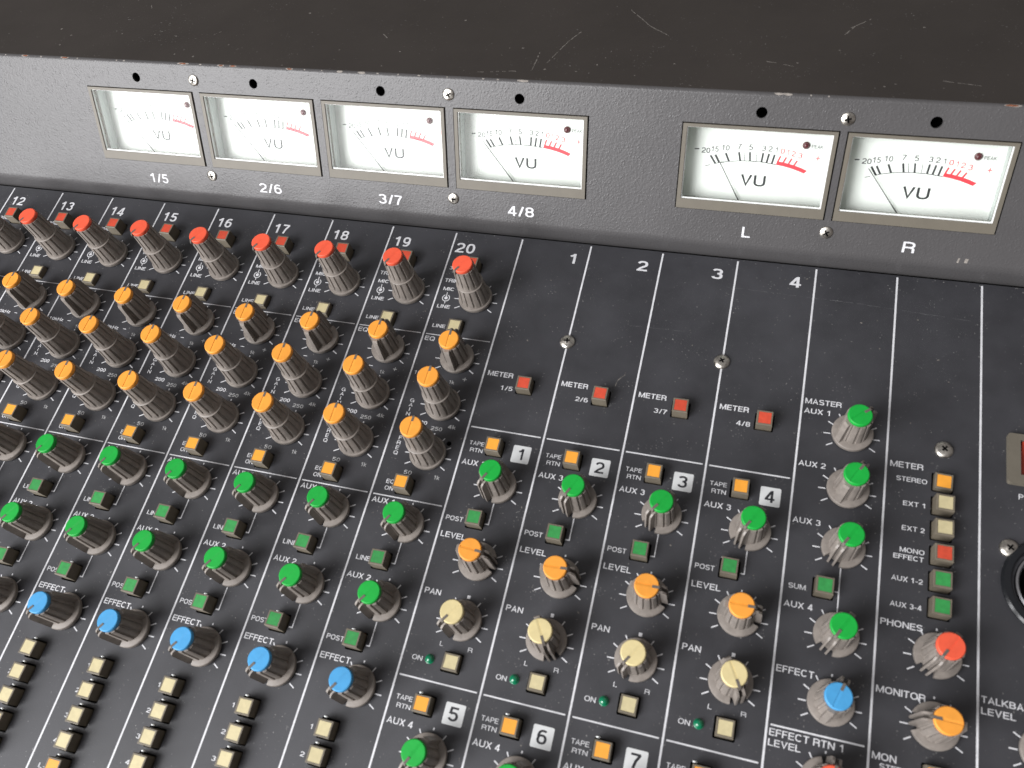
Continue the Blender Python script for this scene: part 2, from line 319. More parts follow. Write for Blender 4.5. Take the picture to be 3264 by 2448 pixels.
# ------------------------------------------------------------------ the console
root = empty('mixing_console')
root['label'] = 'dark grey mixing console with coloured knobs, square buttons and six white VU meters'
root['category'] = 'mixing console'
def DX(i):
    return (i-20)*30.0 if i <= 21 else (30+(i-21)*29.953 if i <= 25 else (179.287 if i == 26 else 208.70 if i == 27 else 208.70+(i-27)*29.5))
ph = 0.995; C, S = math.cos(ph), math.sin(ph); FY0, FZ0 = 8.651, 19.963     # meter face plane
FACE = Matrix(((1, 0, 0, 0), (0, C, -S, FY0), (0, S, C, FZ0), (0, 0, 0, 1)))  # local (u, w, d) -> panel
X0, X1, Y0 = -285.0, 262.0, -268.0
def project(x, y, z):
    v = Vector((x, y, z))-CPOS; c = [sum(R[i][k]*v[k] for k in range(3)) for i in range(3)]
    return 1632+2674.93*c[0]/c[2], 1224+2674.93*c[1]/c[2]
def seen(x, y, z=8, m=170):
    a, b = project(x, y, z); return -m < a < 3264+m and -m < b < 2448+m

# ---- layout tables
INK = [  # text, x, baseline, width, height, ink, weight   (input strips)
    ('30dB', 1.95, -19.1, 6.2, 1.7, 'ink', .03), ('TRIM', 1.7, -25.5, 6.4, 1.8, 'ink', .03), ('MIC', 2.2, -29.65, 4.75, 1.65, 'ink', .03),
    ('LINE', 1.9, -38.4, 5.65, 1.7, 'ink', .03), ('LINE', 2.65, -47.8, 5.6, 1.65, 'ink', .03), ('EQ', 1.25, -54.3, 4.3, 2.0, 'ink', .02),
    ('10kHz', 1.5, -70.15, 7.7, 1.6, 'ink', .02), ('1k', 17.0, -72.3, 2.2, 1.6, 'greyink', .02),
    ('|GAIN', 3.65, -88.45, 1.75, 7.45, 'ink', .02),
    ('200', 8.9, -91.2, 4.5, 1.6, 'ink', .02), ('250', 15.5, -92.85, 4.6, 1.6, 'greyink', .02), ('4k', 22.1, -91.15, 3.1, 1.6, 'greyink', .02),
    ('|FREQ', 3.75, -105.25, 1.75, 7.95, 'ink', .02),
    ('50', 10.3, -112.15, 3.2, 1.6, 'greyink', .02), ('1k', 22.5, -112.2, 2.2, 1.6, 'greyink', .02),
    ('EQ', 4.65, -116.9, 3.35, 1.65, 'ink', .02), ('ON', 4.8, -119.55, 3.4, 1.65, 'ink', .02),
    ('AUX 1', 1.4, -124.85, 8.9, 2.05, 'ink', .02), ('LINE', 2.6, -147.05, 5.65, 1.75, 'ink', .02), ('AUX 2', 1.3, -153.7, 9.2, 2.0, 'ink', .02),
    ('POST', 1.4, -176.1, 6.5, 1.75, 'ink', .02), ('EFFECT', 1.25, -182.65, 11.4, 2.1, 'ink', .02),
    ('1', 6.0, -205.2, 0.8, 1.5, 'ink', .02), ('2', 5.6, -213.95, 1.5, 1.5, 'ink', .02), ('3', 5.6, -222.5, 1.5, 1.5, 'ink', .02), ('4', 5.5, -230.9, 1.6, 1.5, 'ink', .02), ('L-R', 4.1, -239.5, 5.2, 1.5, 'ink', .02)]
BUS = [('TAPE', 2.3, -96.0, 5.8, 1.6, 'ink', .01), ('RTN', 3.2, -98.75, 4.95, 1.6, 'ink', .01), ('AUX 3', 1.4, -104.1, 9.1, 2.05, 'ink', .02), ('POST', 1.5, -126.25, 6.5, 1.75, 'ink', .02),
       ('LEVEL', 1.3, -132.65, 9.5, 2.05, 'ink', .02), ('PAN', 1.45, -153.5, 6.0, 2.0, 'ink', .02), ('L', 11.97, -169.8, 1.15, 1.5, 'ink', .0), ('R', 22.1, -169.8, 1.55, 1.5, 'ink', .0), ('ON', 3.7, -176.05, 3.65, 1.65, 'ink', .01),
       ('TAPE', 2.2, -189.4, 5.8, 1.55, 'ink', .01), ('RTN', 3.05, -192.0, 4.95, 1.5, 'ink', .01), ('AUX 4', 1.25, -197.2, 9.2, 2.05, 'ink', .02), ('METER', 1.6, -66.0, 10.4, 2.15, 'ink', .03)]
M25 = [('MASTER', 1.1, -58.75, 12.4, 2.1, 'ink', .02), ('AUX 1', 1.05, -62.6, 8.8, 2.0, 'ink', .02), ('AUX 2', 1.05, -83.15, 9.0, 2.0, 'ink', .02), ('AUX 3', 1.1, -104.1, 9.0, 2.0, 'ink', .02),
       ('SUM', 2.0, -126.75, 5.4, 1.7, 'ink', .02), ('AUX 4', 1.15, -132.95, 9.0, 2.0, 'ink', .02), ('EFFECT', 1.0, -153.85, 11.4, 2.1, 'ink', .02), ('EFFECT RTN 1', 0.95, -173.1, 21.4, 2.1, 'ink', .02), ('LEVEL', .9, -176.05, 9.5, 2.0, 'ink', .02)]
M26 = [('METER', 1.3, -78.1, 10.5, 2.15, 'ink', .02), ('STEREO', 3.5, -82.95, 9.7, 1.7, 'ink', .02), ('EXT 1', 6.0, -91.6, 6.8, 1.65, 'ink', .02), ('EXT 2', 6.0, -100.3, 7.0, 1.65, 'ink', .02), ('MONO', 5.7, -107.85, 7.5, 1.65, 'ink', .02),
       ('EFFECT', 3.85, -110.25, 9.2, 1.6, 'ink', .02), ('AUX 1-2', 3.6, -117.65, 9.4, 1.65, 'ink', .02), ('AUX 3-4', 3.6, -126.15, 9.4, 1.65, 'ink', .02), ('PHONES', 1.1, -132.6, 12.4, 2.0, 'ink', .02),
       ('MONITOR', 1.0, -153.45, 14.0, 2.05, 'ink', .02), ('MON', .95, -172.7, 6.8, 2.05, 'ink', .02), ('STEREO', 3.2, -175.15, 9.7, 1.6, 'ink', .02)]
M27 = [('TALKBACK', .95, -149.95, 15.6, 1.95, 'ink', .02), ('LEVEL', .92, -153.25, 9.4, 1.95, 'ink', .02), ('POWER', 11.6, -83.0, 9.6, 1.9, 'ink', .02)]
# knobs: y of axis, kind, colour, pointer angle (deg clockwise from up), name of control
KIN = [(-32.2, 'double', 'red', -150, 'TRIM'), (-60.9, 'single', 'orange', 0, 'upper EQ'), (-81.8, 'double', 'orange', 0, 'middle EQ'), (-102.6, 'double', 'orange', 0, 'lower EQ'),
       (-131.3, 'single', 'green', -150, 'AUX 1'), (-160.1, 'single', 'green', -148, 'AUX 2'), (-188.95, 'single', 'blue', -147, 'EFFECT')]
BIN = [(12.6, -17.7, 5.3, 'bred', 'red'), (12.7, -46.9, 2.3, 'bcream', 'cream'), (12.6, -117.1, 5.6, 'borange', 'orange'), (12.65, -145.9, 5.4, 'bgreen', 'green'), (12.6, -174.7, 5.6, 'bgreen', 'green'),
       (12.5, -204.0, 4.6, 'bcream', 'cream'), (12.5, -212.4, 4.6, 'bcream', 'cream'), (12.5, -220.8, 4.6, 'bcream', 'cream'), (12.5, -229.2, 4.6, 'bcream', 'cream'), (12.5, -237.6, 4.6, 'borange', 'orange')]
BBUS = [(17.8, -68.9, 4.4, 'bred', 'red'), (12.7, -96.05, 4.6, 'borange', 'orange'), (12.75, -124.6, 4.5, 'bgreen', 'green'), (17.85, -174.4, 2.3, 'bcream', 'cream'), (12.6, -189.35, 4.6, 'borange', 'orange')]
PTR = {('AUX 3', 21): -151, ('AUX 3', 22): -154, ('AUX 3', 23): -146, ('AUX 3', 24): -150, ('LEVEL', 21): 93, ('LEVEL', 22): 86, ('LEVEL', 23): 89, ('LEVEL', 24): 89,
       ('PAN', 21): -147, ('PAN', 22): 150, ('PAN', 23): -147, ('PAN', 24): 151, ('AUX 4', 21): -152, ('AUX 4', 22): -150, ('AUX 4', 23): -150, ('AUX 4', 24): -150}
KBUS = [(-110.5, 'green', 'AUX 3'), (-139.3, 'orange', 'LEVEL'), (-160.3, 'cream', 'PAN'), (-203.9, 'green', 'AUX 4')]

# ---- collect buttons so that the control panel gets a real hole for each
buttons = []; knobs = []
def strip_name(i): return 'the strip numbered %d' % i if i <= 20 else 'the group strip under number %d' % (i-20) if i <= 24 else {25: 'the master strip', 26: 'the monitor strip', 27: 'the talkback strip'}[i]
BN = ['by the strip number', 'below the TRIM knob marked LINE', 'marked EQ ON', 'marked LINE under AUX 1', 'marked POST under AUX 2', 'marked 1', 'marked 2', 'marked 3', 'marked 4', 'marked L-R']
BB = ['marked METER', 'marked TAPE RTN, upper', 'marked POST', 'marked ON', 'marked TAPE RTN, lower']
for i in range(12, 21):
    for (x, y, z, m, cn), nm in zip(BIN, BN):
        if seen(DX(i)+x, y): buttons.append((DX(i)+x, y, z, m, '%s square button %s in %s' % (cn, nm, strip_name(i))))
    for y, kind, col, ang, nm in KIN:
        if seen(DX(i)+17.7, y, 14): knobs.append((DX(i)+17.7, y, kind, col, ang, '%s capped %s knob in %s' % (col, nm, strip_name(i))))
for i in range(21, 25):
    for (x, y, z, m, cn), nm in zip(BBUS, BB):
        if seen(DX(i)+x, y): buttons.append((DX(i)+x, y, z, m, '%s square button %s in %s' % (cn, nm, strip_name(i))))
    for y, col, nm in KBUS:
        if seen(DX(i)+17.7, y, 14): knobs.append((DX(i)+17.7, y, 'single', col, PTR[(nm, i)], '%s capped %s knob in %s' % (col, nm, strip_name(i))))
for y, z, m, cn, nm in [(-81.6, 2.2, 'borange', 'orange', 'STEREO'), (-90.1, 4.7, 'bcream', 'cream', 'EXT 1'), (-98.7, 4.7, 'bcream', 'cream', 'EXT 2'), (-107.3, 4.7, 'bred', 'red', 'MONO EFFECT'), (-115.9, 4.7, 'bgreen', 'green', 'AUX 1-2'), (-124.5, 4.7, 'bgreen', 'green', 'AUX 3-4'), (-174.0, 3.0, 'borange', 'orange', 'MON STEREO')]:
    buttons.append((DX(26)+17.9, y, z, m, '%s square button marked %s' % (cn, nm)))
buttons.append((DX(25)+12.7, -125.0, 5.0, 'bgreen', 'green square button marked SUM'))
for y, col, ang, nm in [(-68.5, 'green', 49, 'AUX 1'), (-89.4, 'green', 28, 'AUX 2'), (-110.5, 'green', -149, 'AUX 3'), (-139.15, 'green', -150, 'AUX 4'), (-159.9, 'blue', 20, 'EFFECT'), (-182.5, 'red', 12, 'EFFECT RTN 1 LEVEL')]:
    knobs.append((DX(25)+17.65, y, 'single', col, ang, '%s capped master %s knob' % (col, nm)))
knobs.append((DX(26)+17.6, -139.3, 'single', 'red', -148, 'red capped PHONES knob'))
knobs.append((DX(26)+17.5, -159.9, 'single', 'orange', -90, 'orange capped MONITOR knob'))
knobs.append((DX(27)+17.7, -160.2, 'single', 'orange', -150, 'TALKBACK LEVEL knob cut by the right edge of the picture'))

HB = 3.42
holes = [rect(x-HB, x+HB, y-HB, y+HB, 0.5) for x, y, *_ in buttons]
for i in range(20, 21): holes.append(circ(DX(i)+24.4, -97.2, 1.0, 14))
holes.append(rect(DX(27)+11.0, DX(27)+25.0, -76, -61))
holes.append(circ(DX(27)+22.4, -111.1, 12.4, 40))
panel = mobj('control_panel', plate('control_panel', rect(X0, X1, Y0, 0.9), holes, -1.6, 0.0, 'panel'), root)

# ---- printed lines, marks and words on the control panel
g = G(); g.quad([(-.34, Y0+2, .04), (.34, Y0+2, .04), (.34, 0, .04), (-.34, 0, .04)]); me_div = g.mesh('divider_line', 'ink')
for i in range(12, 28): mobj('divider_line', me_div, panel, (DX(i), 0, 0))
def rule(i, y, wd, a=1.1, b=1.25):
    g = G(); g.quad([(DX(i)+a, y-wd/2, .05), (DX(i+1)-b, y-wd/2, .05), (DX(i+1)-b, y+wd/2, .05), (DX(i)+a, y+wd/2, .05)]); mobj('rule_line', g.mesh('rule_line', 'ink'), panel)
for i in range(12, 21):
    rule(i, -51.3, .36)
    if seen(DX(i)+15, -121.8): rule(i, -121.8, .42)
for i in range(21, 25): rule(i, -88.7, .5); rule(i, -181.7, .5)
rule(25, -170.0, .5)
def ticks_mesh(top='dash', n=9, m='ink'):
    g = G()
    for k in range(-4, 5):
        a = math.radians(30*k); s, c = math.sin(a), math.cos(a)
        if k == 0:
            if top == 'dash': g.line(0, 8.75, 0, 9.5, .5, .05)
            else: g.box(-.55, .55, 8.6, 9.8, .0, .05)
        else: g.line(7.0*s, 7.0*c, 9.35*s, 9.35*c, .4, .05)
    return g.mesh('scale_marks', m)
tm = {'dash': ticks_mesh('dash'), 'sq': ticks_mesh('sq')}
for x, y, kind, col, ang, lb in knobs:
    mobj('scale_marks', tm['sq' if 'PAN' in lb else 'dash'], panel, (x-.05, y-.85, 0))
for i in range(12, 21):
    t = str(i)
    word(panel, t, DX(i)+(1.8 if i == 20 else 3.0), -10.0, 8.6 if i == 20 else 7.4, 5.0, 'ink', .028, label='large white strip number %s' % t)
    for s_, x, y, wd, h, m_, off in INK:
        if seen(DX(i)+x, y, 0, 60): word(panel, s_, DX(i)+x, y, wd, h, m_, off)
    # trim symbol, minus, plus, link brackets
    g = G(); g.line(4.45, -30.5, 4.62, -33.2, .32, .05); g.line(4.62, -34.9, 4.75, -36.1, .32, .05)
    g.lathe([(0.0, .05), (.75, .05)], 14)
    for v in g.v[8:]: v.x += 4.62; v.y -= 33.35
    n0 = len(g.v); g.lathe([(1.35, .05), (1.72, .05)], 18, a0=math.radians(25), a1=math.radians(335))
    for v in g.v[n0:]: v.x += 4.62; v.y -= 33.35
    mobj('trim_symbol', g.mesh('trim_symbol', 'ink'), panel, (DX(i), 0, 0))
    if seen(DX(i)+12, -70, 0, 40):
        g = G(); g.line(11.6, -69.4, 13.2, -69.4, .3, .05); mobj('minus_mark', g.mesh('minus_mark', 'ink'), panel, (DX(i), 0, 0))
        g = G(); g.line(22.2, -69.5, 23.9, -69.5, .3, .05); g.line(23.05, -70.35, 23.05, -68.65, .3, .055); mobj('plus_mark', g.mesh('plus_mark', 'greyink'), panel, (DX(i), 0, 0))
    for ya, yb in ((-138, -146.0), (-167, -175.4)):
        if seen(DX(i)+17, yb, 0, 60):
            g = G(); g.line(17.75, ya, 17.75, yb, .42, .05); g.line(16.45, yb, 17.96, yb, .42, .055); mobj('link_bracket', g.mesh('link_bracket', 'ink'), panel, (DX(i), 0, 0))
def nbox(i, ya, txt):
    mobj('number_box', plate('number_box', rect(19.5, 26.4, ya-6.9, ya, .5), [], 0.0, .05, 'boxink'), panel, (DX(i), 0, 0), label='white box printed with number %s' % txt)
    g = G(); text_into(g, txt, 21.9 if txt == '1' else 21.2, ya-5.6, 1.9 if txt == '1' else 3.3, 4.4, .08, .026)
    mobj('printed_word', g.mesh('printed_word', 'darkink'), panel, (DX(i), 0, 0))
for i in range(21, 25):
    n = i-20
    word(panel, str(n), DX(i)+(22.2 if n == 1 else 20.6), -9.5, 2.5 if n == 1 else 4.3, 4.9, 'ink', .028, label='large white number %d' % n)
    for s_, x, y, wd, h, m_, off in BUS: word(panel, s_, DX(i)+x, y, wd, h, m_, off)
    word(panel, '%d/%d' % (n, n+4), DX(i)+8.2, -71.5, 4.9, 1.85, 'ink', .02)
    g = G(); g.line(17.7, -117, 17.7, -125.3, .42, .05); g.line(16.35, -125.3, 17.91, -125.3, .42, .055); mobj('link_bracket', g.mesh('link_bracket', 'ink'), panel, (DX(i), 0, 0))
    nbox(i, -93.25, str(n)); nbox(i, -186.45, str(n+4))
for tb, i in ((M25, 25), (M26, 26), (M27, 27)):
    for s_, x, y, wd, h, m_, off in tb: word(panel, s_, DX(i)+x, y, wd, h, m_, off)
g = G(); g.line(17.6, -117, 17.6, -132, .42, .05); g.line(16.2, -125.3, 17.5, -125.3, .42, .055); mobj('link_bracket', g.mesh('link_bracket', 'ink'), panel, (DX(25), 0, 0))

# ---- knobs
def fluted(g, r0, z0, r1, z1, n=13, depth=0.5, gz=1.1, phase=0.5, closed_top=True):
    per = 8; N = n*per; levels = [z0, z0+gz*.55, z0+gz, (z0+z1)/2, z1]; v = []
    pat = [1, 1, 1, 1, .0, .0, .0, 1]                       # broad land, narrow groove
    for j, z in enumerate(levels):
        t = (z-z0)/(z1-z0); r = r0+(r1-r0)*t
        for i in range(N):
            k = (i+int(phase*per)) % per
            jit = {3: .35, 7: -.35, 4: -.2, 6: .2}.get(k, 0)
            dd = depth if (pat[k] == 0 and j >= 2) else (depth*.55 if (k == 5 and j == 1) else 0)
            a = (i+jit)/N*math.tau; v.append(((r-dd)*math.sin(a), (r-dd)*math.cos(a), z))
    f = []
    for j in range(len(levels)-1):
        for i in range(N): i2 = (i+1) % N; f.append((j*N+i, (j+1)*N+i, (j+1)*N+i2, j*N+i2))
    if closed_top: f.append(tuple((len(levels)-1)*N+i for i in range(N-1, -1, -1)))
    g.add(v, f)
def cap_mesh(r, z0, z1, color):
    g = G(); N = 48; e = .32
    prof = [(r-.15, z0), (r, z0+.25), (r, z1-e), (r-e*.3, z1-e*.3), (r-e, z1)]
    g.lathe(prof, N)
    base = (len(prof)-1)*N; ring = [g.v[base+i] for i in range(N)]; hb = .46
    # two half discs and a shallow sloping band between them, with a step on one side
    L = [p for p in ring if p.x < -hb]; Rr = [p for p in ring if p.x > hb]; q = r-e; yb = math.sqrt(q*q-hb*hb)
    L.sort(key=lambda p: math.atan2(p.y, -p.x)); Rr.sort(key=lambda p: math.atan2(p.y, p.x))
    g.quad([(-hb, yb, z1)]+[tuple(p) for p in reversed(L)]+[(-hb, -yb, z1)])
    g.quad([(hb, -yb, z1)]+[tuple(p) for p in Rr]+[(hb, yb, z1)])
    dz = .16
    g.quad([(-hb, -yb, z1-dz), (hb, -yb, z1), (hb, yb, z1), (-hb, yb, z1-dz)])
    g.quad([(-hb, -yb, z1), (-hb, -yb, z1-dz), (-hb, yb, z1-dz), (-hb, yb, z1)])
    g.quad([(-hb, -yb, z1-dz), (-hb, -yb, z1), (0, -q, z1), (hb, -yb, z1)]); g.quad([(-hb, yb, z1), (0, q, z1), (hb, yb, z1)])
    me = g.mesh('cap', color); 
    bm = bmesh.new(); bm.from_mesh(me); bmesh.ops.recalc_face_normals(bm, faces=bm.faces)
    for f in bm.faces: f.smooth = len(f.verts) == 4 and abs(f.normal.z) < .999
    for ed in bm.edges:
        if len(ed.link_faces) == 2 and ed.calc_face_angle(0) > math.radians(50): ed.smooth = False
    bm.to_mesh(me); bm.free(); return me
KM = {}
# single pointer knob
g = G(); a0 = math.radians(24)
g.lathe([(4.6, .4), (6.85, .4), (6.92, .6), (6.92, 1.95), (6.72, 2.2), (5.3, 2.55), (4.6, 2.6)], 44, a0=a0, a1=math.tau-a0)
KM['s_skirt'] = edge_split_smooth(g.mesh('skirt', 'knob'), 28)
g = G(); fluted(g, 5.05, .5, 4.4, 14.3, n=12, depth=.52, gz=2.6)
KM['s_grip'] = edge_split_smooth(g.mesh('grip', 'knob'), 30)
g = G()
prof = [(3.4, .5), (7.0, .5), (7.0, 2.6), (6.5, 12.6), (6.2, 13.7), (5.2, 14.6), (4.2, 14.75), (3.4, 14.75)]
g.prism(prof, .6, 1.3); g.prism(prof, -1.3, -.6)
g.prism([(3.4, .5), (5.1, .5), (4.5, 13.9), (3.4, 14.3)], -.6, .6)
KM['s_fork'] = g.mesh('pointer_fin', 'knob')
g = G(); g.prism([(-3.4, .5), (-6.7, .5), (-6.7, 2.6), (-5.5, 13.4), (-5.0, 14.5), (-3.4, 14.4)], -1.0, 1.0)
KM['s_ridge'] = g.mesh('rear_ridge', 'knob')
g = G(); g.box(-.44, .44, 1.75, 4.05, 14.4, 16.26); g.prism([(3.9, 14.2), (4.75, 14.2), (4.75, 15.0), (4.05, 16.22), (3.9, 16.22)], -.44, .44)
KM['s_tab'] = g.mesh('pointer_tab', 'pointer')
for c in ('red', 'orange', 'green', 'blue', 'cream'): KM['s_cap_'+c] = cap_mesh(3.95, 14.35, 16.2, c)
# tall two-tier knob
g = G(); g.lathe([(5.5, .4), (6.95, .4), (7.05, .6), (7.05, 1.9), (6.85, 2.2), (6.2, 2.3)], 48)
KM['d_skirt'] = edge_split_smooth(g.mesh('skirt', 'knob'), 28)
g = G(); fluted(g, 6.4, 1.8, 5.45, 12.6, n=14, depth=.42, gz=2.0)
KM['d_low'] = edge_split_smooth(g.mesh('lower_grip', 'knob'), 30)
g = G(); g.lathe([(5.3, 12.4), (5.52, 12.55), (5.5, 12.85), (5.3, 13.0), (4.5, 13.05)], 40, cap=True)
KM['d_ring'] = edge_split_smooth(g.mesh('collar', 'knob'), 40)
g = G(); fluted(g, 4.95, 12.9, 4.4, 23.7, n=13, depth=.38, gz=2.4)
KM['d_up'] = edge_split_smooth(g.mesh('upper_grip', 'knob'), 30)
g = G(); g.box(-.44, .44, 1.9, 4.1, 23.8, 25.56); g.prism([(3.95, 23.6), (4.8, 23.6), (4.8, 24.3), (4.12, 25.5), (3.95, 25.5)], -.44, .44)
KM['d_tab'] = g.mesh('pointer_tab', 'pointer')
for c in ('red', 'orange'): KM['d_cap_'+c] = cap_mesh(4.03, 23.75, 25.5, c)
for x, y, kind, col, ang, lb in knobs:
    k = empty('knob', (x, y, 0), root, -math.radians(ang+random.uniform(-1.5, 1.5))); k['label'] = lb
    k.rotation_euler.x = math.radians(random.gauss(0, .55)); k.rotation_euler.y = math.radians(random.gauss(0, .55)); k.location.z = random.uniform(-.12, .15)
    p = 's_' if kind == 'single' else 'd_'
    for nm, key in ([('skirt', 'skirt'), ('grip', 'grip'), ('pointer_fin', 'fork'), ('rear_ridge', 'ridge')] if kind == 'single' else [('skirt', 'skirt'), ('lower_grip', 'low'), ('collar', 'ring'), ('upper_grip', 'up')]):
        o = mobj(nm, KM[p+key], k)
        if kind == 'double' and key in ('low',): o.rotation_euler = (0, 0, random.uniform(-1, 1))
    mobj('cap', KM[p+'cap_'+col], k); mobj('pointer_tab', KM[p+'tab'], k)

# ---- buttons
_bm = {}
def button(x, y, z, m, lb):
    b = empty('push_button', (x+random.uniform(-.08, .08), y+random.uniform(-.08, .08), random.uniform(-.15, .15)), root, math.radians(random.gauss(0, .9))); b['label'] = lb
    b.rotation_euler.x = math.radians(random.gauss(0, .8)); b.rotation_euler.y = math.radians(random.gauss(0, .8))
    if z not in _bm:
        g = G(); a = 2.78; bv = .16
        v = []
        for (h, zz) in ((a+.02, -2.5), (a, z-bv), (a-bv, z), (2.2, z), (2.2, z-.12)):
            v += [(-h, -h, zz), (h, -h, zz), (h, h, zz), (-h, h, zz)]
        f = []
        for j in range(4):
            for i in range(4): f.append((j*4+i, j*4+(i+1) % 4, (j+1)*4+(i+1) % 4, (j+1)*4+i))
        g.add(v, f); _bm[z] = [g.mesh('button_cap', 'button'), {}]
    mobj('button_cap', _bm[z][0], b)
    if m not in _bm[z][1]:
        g = G(); g.box(-2.14, 2.14, -2.14, 2.14, z-.6, z-.04); _bm[z][1][m] = g.mesh('colour_insert', m)
    mobj('colour_insert', _bm[z][1][m], b)
for bt in buttons: button(*bt)
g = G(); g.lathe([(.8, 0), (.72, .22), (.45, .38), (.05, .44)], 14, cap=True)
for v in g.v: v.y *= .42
me_glint = g.mesh('hole_glint', 'lip', True)
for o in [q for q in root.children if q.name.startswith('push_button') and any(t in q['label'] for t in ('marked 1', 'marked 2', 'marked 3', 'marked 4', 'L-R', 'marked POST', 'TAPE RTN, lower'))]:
    mobj('hole_glint', me_glint, o, (-2.2, 3.62, -o.location.z))
# pale domes added as painted window glints on the hole edges behind the buttons
# ---- LEDs of the ON buttons
g = G(); g.lathe([(1.62, 0), (1.62, .25), (1.45, .3)]+[(1.42*math.cos(t*math.pi/14), .3+1.25*math.sin(t*math.pi/14)) for t in range(7)]+[(.02, 1.56)], 24, cap=True)
me_led = g.mesh('indicator_lamp', 'led', True)
for i in range(21, 25): mobj('indicator_lamp', me_led, root, (DX(i)+9.95, -174.85, 0), label='round dark green lamp left of the ON button in %s' % strip_name(i))

# ---- screws
def screw_mesh(r, h, cr=.38):
    g = G(); g.lathe([(r, 0), (r, .25)]+[(r*math.cos(t*math.pi/16), .25+h*math.sin(t*math.pi/16)) for t in range(1, 7)]+[(.9*r*.38, .25+h*.97)], 28, cap=True)
    me = g.mesh('head', 'screw', True)
    g = G(); z = .25+h
    for a in (0, math.pi/2):
        c, s = math.cos(a), math.sin(a); l, q = r*cr, r*cr*.26
        g.quad([(c*l-s*q, s*l+c*q, z+.02+a*.01), (-c*l-s*q, -s*l+c*q, z+.02+a*.01), (-c*l+s*q, -s*l-c*q, z+.02+a*.01), (c*l+s*q, s*l-c*q, z+.02+a*.01)])
    return me, g.mesh('cross_recess', 'hole')
sp, sq = screw_mesh(3.05, 1.3); sb, sc = screw_mesh(2.4, .6, .5)
def screw(M4, meshes, lb, rot):
    e = empty('screw', parent=root); e.matrix_local = M4 @ Matrix.Rotation(rot, 4, 'Z'); e['label'] = lb
    mobj('head', meshes[0], e); mobj('cross_recess', meshes[1], e)
for x, y, lb in [(DX(22)-.1, -46.7, 'steel screw on the line between groups 1 and 2'), (DX(24)-.2, -46.5, 'steel screw on the line between groups 3 and 4'), (DX(26)+18.0, -69.3, 'steel screw above the STEREO button'), (DX(27)+8.7, -100.5, 'steel screw beside the round socket')]:
    screw(Matrix.Translation((x, y, 0)), (sp, sq), lb, random.uniform(0, 1.5))

# ---- power switch and round socket at the right edge
sw = empty('power_switch', (DX(27), 0, 0), root); sw['label'] = 'taupe framed rocker switch with dark red rocker marked P'
fr_ = plate('switch_frame', rect(8.0, 28.0, -78.2, -60.0, 1.0), [rect(11.8, 24.2, -74.9, -62.2)], 0.0, 1.9, 'bezel'); mobj('switch_frame', fr_, sw)
g = G(); g.prism([(-74.7, -5), (-74.7, -.5), (-68.5, -1.6), (-62.4, 1.2), (-62.4, -5)], 12.6, 23.4); mobj('rocker', g.mesh('rocker', 'rocker'), sw)
g = G(); g.box(11.2, 24.8, -75.8, -61.2, -6, -5.2); mobj('switch_well', g.mesh('switch_well', 'hole'), sw)
jk = empty('round_socket', (DX(27)+22.4, -111.1, 0), root); jk['label'] = 'black ringed round socket cut by the right edge of the picture'
g = G(); g.lathe([(13.3, 0), (16.2, 0), (16.3, .9), (15.6, 1.6), (13.9, 1.8), (13.3, 1.2), (13.2, .2)], 72); mobj('outer_ring', edge_split_smooth(g.mesh('outer_ring', 'jack')), jk)
g = G(); g.lathe([(11.0, -4), (11.0, .6), (11.5, 1.1), (12.1, .8), (12.3, -.5), (12.3, -4)], 60); mobj('metal_ring', edge_split_smooth(g.mesh('metal_ring', 'chrome')), jk)
g = G(); g.lathe([(12.2, -5), (.1, -5)], 32); mobj('socket_floor', g.mesh('socket_floor', 'hole'), jk)

# ------------------------------------------------------------------ meter bridge (sheet metal) and meters
U = {1: -174.609, 2: -115.609, 3: -56.609, 4: 2.391, 5: 93.63, 6: 151.803}; MW, MH = 54.786, 32.354
fh = [rect(U[k]-.45, U[k]+MW+.55, -.3, MH+.35) for k in U]+[circ(U[k]+27.45, 37.5, 2.0) for k in U]
WLO, WHI = -12.2, 43.0
fm_ = plate('meter_face', rect(X0, X1, WLO, WHI), fh, -1.2, 0.0, 'hammer')
fo = mobj('meter_face', fm_, root); fo.matrix_local = FACE
def sweep(name, prof, m, smooth=True, mats=None):
    v = [(x, y, z) for x in (X0, X1) for y, z in prof]; n = len(prof)
    f = [(j, n+j, n+j+1, j+1) for j in range(n-1)]
    me = mesh(name, v, f, m, smooth); bm = bmesh.new(); bm.from_mesh(me); bm.to_mesh(me); bm.free(); return me
def fp(wv, d=0.0): return (FY0+wv*C-d*S, FZ0+wv*S+d*C)
# lower bend: turns from the face slope to vertical, then down to the panel
a = fp(WLO); rr = 5.5; cy, cz = a[0]+rr*S, a[1]-rr*C
low = [fp(WLO+.02)]+[(cy+rr*math.cos(t), cz+rr*math.sin(t)) for t in [math.pi-(math.pi/2-ph)*(1-k/8) for k in range(0, 9)]]
low += [(low[-1][0]+.25, 2.4), (low[-1][0]+.8, .05), (low[-1][0]+1.0, -1.0)]
mobj('lower_bend', sweep('lower_bend', low, 'hammer'), root)
